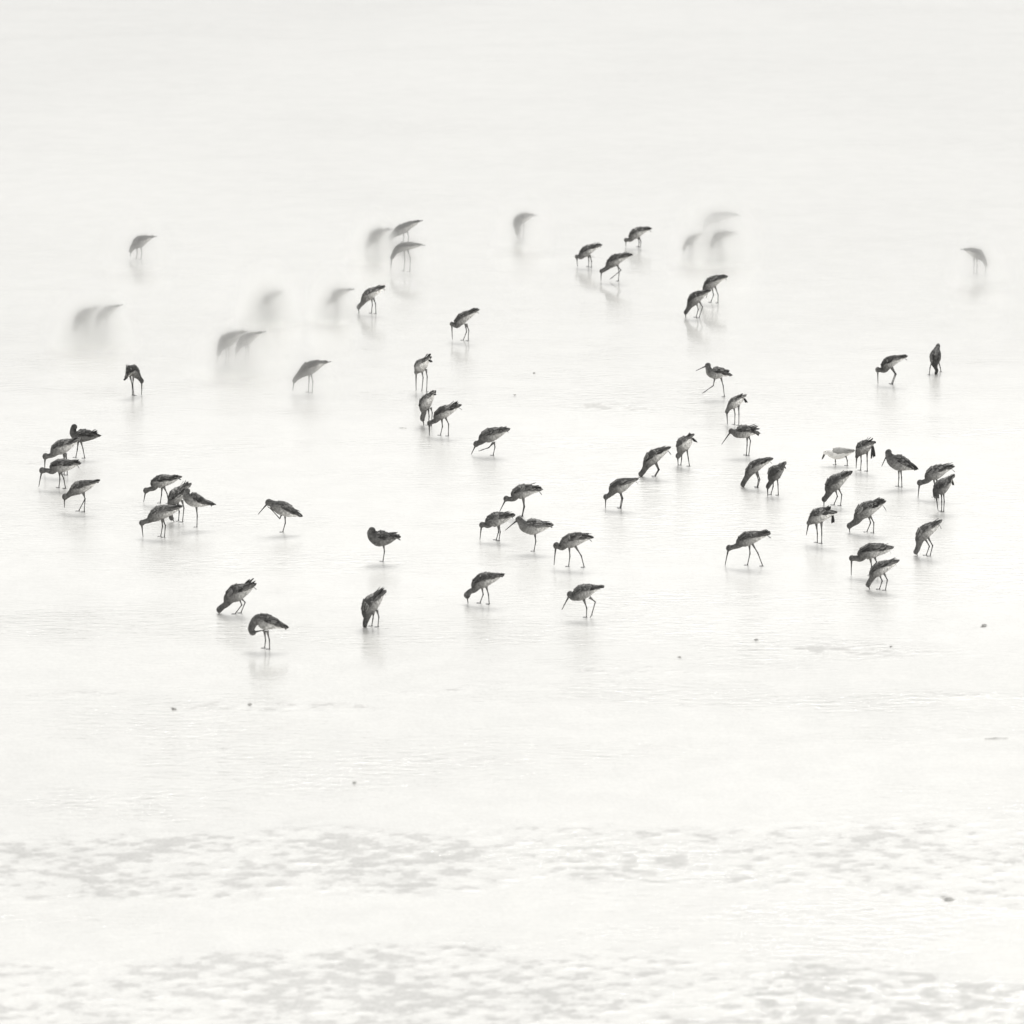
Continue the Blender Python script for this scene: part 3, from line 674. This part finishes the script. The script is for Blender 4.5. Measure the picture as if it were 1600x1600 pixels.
    mb('E', 'fainter misty godwit whose front is hidden by its darker twin',
       [(1620, 490, 16), (1570, 510, 36), (1515, 540, 46), (1475, 570, 34), (1455, 600, 20), (1440, 630, 18)],
       [(1435, 645), (1428, 700)], [[(1515, 580), (1518, 640), (1510, 718)], [(1535, 575), (1540, 640), (1534, 720)]], wt=(1645, 478))
    mb('F', 'dark backed misty godwit with pale head reaching down, nearest of the blurred birds',
       [(700, 918, 22), (640, 932, 50), (560, 970, 68), (500, 1005, 55), (450, 1045, 36), (415, 1078, 27), (400, 1100, 22)],
       [(395, 1120), (383, 1200)], [[(555, 1035), (552, 1110), (545, 1212)], [(575, 1030), (592, 1110), (585, 1217)]], wt=(735, 915), tone=0.8)
    mb('F', 'pale misty godwit just left of the bowed pale godwit',
       [(950, 162, 18), (890, 178, 38), (830, 212, 46), (795, 255, 32), (765, 280, 20), (738, 290, 19)],
       [(730, 310), (720, 370)], [[(830, 262), (832, 330), (826, 395)], [(850, 255), (856, 330), (850, 398)]], wt=(985, 152))
    mb('F', 'almost vanished godwit in thick mist between two fainter groups at left',
       [(240, 192, 16), (190, 210, 34), (130, 245, 44), (90, 285, 30), (60, 315, 19), (45, 335, 18)],
       [(40, 350), (30, 405)], [[(130, 285), (134, 350), (128, 412)], [(150, 280), (156, 350), (150, 414)]], wt=(262, 182))
    mb('G', 'solitary misty godwit at the far upper left with a mirrored smudge',
       [(395, 277, 18), (350, 290, 38), (300, 315, 48), (265, 342, 30), (245, 365, 19), (236, 385, 16)],
       [(234, 398), (234, 435)], [[(288, 350), (290, 400), (284, 442)], [(322, 345), (328, 400), (322, 447)]], wt=(425, 268), tone=0.75)
    mb('H', 'faint misty godwit at the left of the blurred trio',
       [(262, 255, 16), (220, 268, 36), (180, 296, 44), (152, 328, 30), (135, 355, 18), (125, 372, 16)],
       [(120, 385), (112, 430)], [[(185, 335), (188, 380), (182, 428)], [(205, 330), (210, 380), (204, 430)]], wt=(280, 246))
    mb('H', 'dark misty godwit bent low at the back of the blurred trio',
       [(500, 190, 16), (455, 207, 28), (400, 237, 38), (345, 268, 30), (315, 293, 21), (302, 310, 18)],
       [(300, 325), (297, 350)], [[(400, 268), (405, 300), (400, 335)], [(432, 258), (442, 300), (438, 337)]], wt=(528, 180), tone=0.7)
    mb('H', 'misty godwit with level back and long legs at the front of the blurred trio',
       [(515, 367, 16), (460, 370, 28), (400, 380, 34), (352, 402, 27), (325, 438, 17), (313, 462, 15)],
       [(308, 480), (303, 560)], [[(408, 405), (412, 490), (405, 563)], [(435, 402), (456, 470), (452, 567)]], wt=(545, 360), tone=0.8)
    mb('H', 'misty godwit turned to the viewer, alone at the top centre',
       [(1390, 140, 20), (1345, 150, 38), (1300, 175, 38), (1285, 205, 28), (1290, 240, 20), (1290, 268, 18)],
       [(1292, 282), (1298, 315)], [[(1315, 200), (1316, 250), (1308, 310)], [(1340, 195), (1344, 250), (1338, 313)]], wt=(1412, 130), yaw=20, tone=0.9)
    mb('I', 'misty godwit with level back, topmost of the blurred trio at upper right',
       [(1420, 88, 16), (1350, 92, 30), (1270, 106, 40), (1212, 132, 32), (1190, 160, 22), (1178, 185, 18)],
       [(1175, 200), (1172, 240)], [[(1270, 145), (1274, 190), (1268, 248)], [(1295, 140), (1300, 190), (1294, 250)]], wt=(1450, 82), tone=0.95)
    mb('I', 'misty godwit on thin legs, right of the blurred trio at upper right',
       [(1400, 242, 16), (1345, 246, 28), (1285, 264, 30), (1258, 295, 20), (1244, 325, 17), (1238, 345, 15)],
       [(1235, 360), (1230, 425)], [[(1290, 290), (1298, 360), (1292, 432)], [(1312, 285), (1322, 360), (1316, 435)]], wt=(1420, 236), tone=1.1)
    mb('I', 'palest misty godwit, left of the blurred trio at upper right',
       [(1130, 257, 14), (1085, 283, 28), (1045, 308, 24), (1025, 328, 17), (1012, 350, 15), (1008, 365, 14)],
       [(1005, 378), (1000, 425)], [[(1055, 325), (1058, 380), (1052, 428)], [(1075, 320), (1080, 380), (1074, 430)]], wt=(1145, 246), tone=1.2)
    mb('O', 'misty godwit facing right, alone at the far upper right edge',
       [(962, 188, 20), (1000, 196, 36), (1050, 220, 46), (1085, 246, 36), (1112, 275, 22), (1128, 315, 17)],
       [(1132, 335), (1122, 398)], [[(1020, 260), (1020, 330), (1016, 395)], [(1045, 262), (1048, 330), (1044, 398)]], wt=(935, 180), side=-1, tone=0.85)
build_birds()

# ------------------------------------------------------------------ low mist lying over the far water
def mist_material(name, dens):
    m = bpy.data.materials.new(name); m.use_nodes = True; t = m.node_tree; t.nodes.clear()
    out = t.nodes.new('ShaderNodeOutputMaterial'); pv = t.nodes.new('ShaderNodeVolumePrincipled')
    pv.inputs['Color'].default_value = (0.983, 0.983, 0.979, 1); pv.inputs['Anisotropy'].default_value = 0.975
    tc = t.nodes.new('ShaderNodeTexCoord'); ln = t.nodes.new('ShaderNodeVectorMath'); ln.operation = 'LENGTH'
    t.links.new(tc.outputs['Object'], ln.inputs[0])
    fall = ramp(t, ln.outputs['Value'], 0.5, 1.0, 1.0, 0.0)
    t.links.new(math_n(t, 'MULTIPLY', fall, dens), pv.inputs['Density'])
    t.links.new(pv.outputs[0], out.inputs['Volume'])
    return m
MISTS = {}
def mist(label, px, py, half_w, depth, height, dens, toward=0.55):
    if dens not in MISTS: MISTS[dens] = mist_material('mist_%d' % len(MISTS), dens)
    g = ground(px, py)
    V, Fc = [], []; nu, nv = 20, 9
    for a in range(nv):
        th = math.pi / 2 * a / (nv - 1)
        for q in range(nu):
            ph = 2 * math.pi * q / nu
            V.append((math.cos(th) * math.cos(ph), math.cos(th) * math.sin(ph), math.sin(th)))
    for a in range(nv - 1):
        for q in range(nu): Fc.append((a * nu + q, a * nu + (q + 1) % nu, a * nu + nu + (q + 1) % nu, a * nu + nu + q))
    Fc.append(tuple(range(nu))[::-1])
    o = mesh_obj('mist_bank', V, Fc, MISTS[dens])
    o.location = (g[0], g[1] - toward, 0.012); o.scale = (half_w, depth, height)
    o['label'] = label; o['category'] = 'mist'; o['kind'] = 'stuff'
    return o
MIST = [
    ('thin low mist round the pair of blurred birds at the far left', 150, 524, 0.66, 0.63, 0.85, 4.6, 0.85),
    ('low mist round the two overlapping blurred birds left of centre', 375, 568, 0.66, 0.63, 0.85, 3.0, 0.85),
    ('low mist before the nearest blurred bird', 485, 612, 0.50, 0.57, 0.80, 1.1, 0.9),
    ('low mist beside the bowed pale godwit', 520, 490, 0.39, 0.57, 0.77, 5.0, 0.55),
    ('thick low mist hiding a bird at left', 422, 491, 0.52, 0.57, 0.85, 6.0, 0.7),
    ('low mist before the solitary blurred bird at upper left', 220, 403, 0.55, 0.57, 0.85, 1.25, 0.95),
    ('low mist round the blurred trio near the top centre', 585, 396, 0.41, 0.57, 0.77, 4.6, 0.6),
    ('low mist before the dark blurred pair near the top centre', 636, 421, 0.50, 0.63, 1.05, 1.0, 0.95),
    ('low mist before the lone blurred bird at the top centre', 817, 372, 0.52, 0.57, 0.85, 2.4, 0.9),
    ('low mist round the blurred trio at upper right', 1115, 398, 0.75, 0.69, 1.12, 3.4, 0.75),
    ('low mist before the blurred bird at the right edge', 1522, 427, 0.52, 0.57, 0.85, 2.0, 0.95)]
for a in MIST: mist(*a)

# ------------------------------------------------------------------ scraps of weed and twigs on the mud
def scrap(label, px, py, wpx, hpx, twig=False, group='scraps of weed on the flat'):
    rnd = random.Random(label); g = ground(px, py); s = scale_at(g[1]); L, R = wpx / s, max(hpx / s, 0.006)
    root_z = 0.002; nseg = 9
    V, Fc = [], []
    strands = 1 if twig else 7
    for q in range(strands):
        a = rnd.uniform(-0.25, 0.25); off = rnd.uniform(-0.3, 0.3) * L * (0 if twig else 1); offy = 0 if twig else rnd.uniform(-1, 1) * R * 2.5
        pts = []; rr = []
        for i in range(nseg):
            u = i / (nseg - 1) - 0.5
            pts.append((off * 0.5 + u * L * math.cos(a) * (1 if twig else rnd.uniform(0.5, 0.8)), u * L * math.sin(a) + offy + rnd.uniform(-1, 1) * R * 0.4,
                        root_z + R * 0.25 * rnd.random() * (1 - 4 * u * u)))
            rr.append(R * (0.10 + 0.10 * rnd.random()) * (1.05 - 3.2 * u * u) * (1.6 if twig else 1))
        rr = [max(r, 0.0012) for r in rr]
        pts.sort(key=lambda p: p[0])
        v, f = tube(pts, rr, 6); o0 = len(V); V += v; Fc += [tuple(x + o0 for x in ff) for ff in f]
    o = mesh_obj('twig' if twig else 'weed_scrap', V, Fc, M_WEED)
    o.location = (g[0], g[1], 0)
    o['label'] = label; o['category'] = 'twig' if twig else 'seaweed'; o['group'] = group
for a in [
    ('thin dark twig lying left of the striding pair near the middle', 629, 669, 13, 1.6, True),
    ('tiny weed scrap on the flat below the frontmost preening bird at left', 272, 1108, 11, 3),
    ('weed scrap on the crumbly strip below the tipped preening pair', 390, 1101, 8, 2.5),
    ('speck of weed on the bare mud under the steeply tipped bird', 554, 1223, 8, 2.5),
    ('tiny weed scrap below and right of the stepping godwit', 1062, 1027, 6, 2),
    ('weed scrap on the strip of ripples right of centre', 1182, 1000, 8, 2.5),
    ('speck of weed left of the rightmost ripple strip', 1392, 1010, 5, 2),
    ('dark weed scrap near the right edge below the flock', 1537, 978, 12, 3.5),
    ('long thin line of weed at the right edge of the flat', 1557, 1154, 38, 2.2, True),
    ('clump of weed at the lower right of the foreground', 1480, 1405, 24, 3.5),
    ('speck of weed in the water between central ripples', 835, 583, 5, 2),
    ('tiny floating scrap right of the bird seen from behind', 804, 617, 5, 2)]:
    scrap(*a)
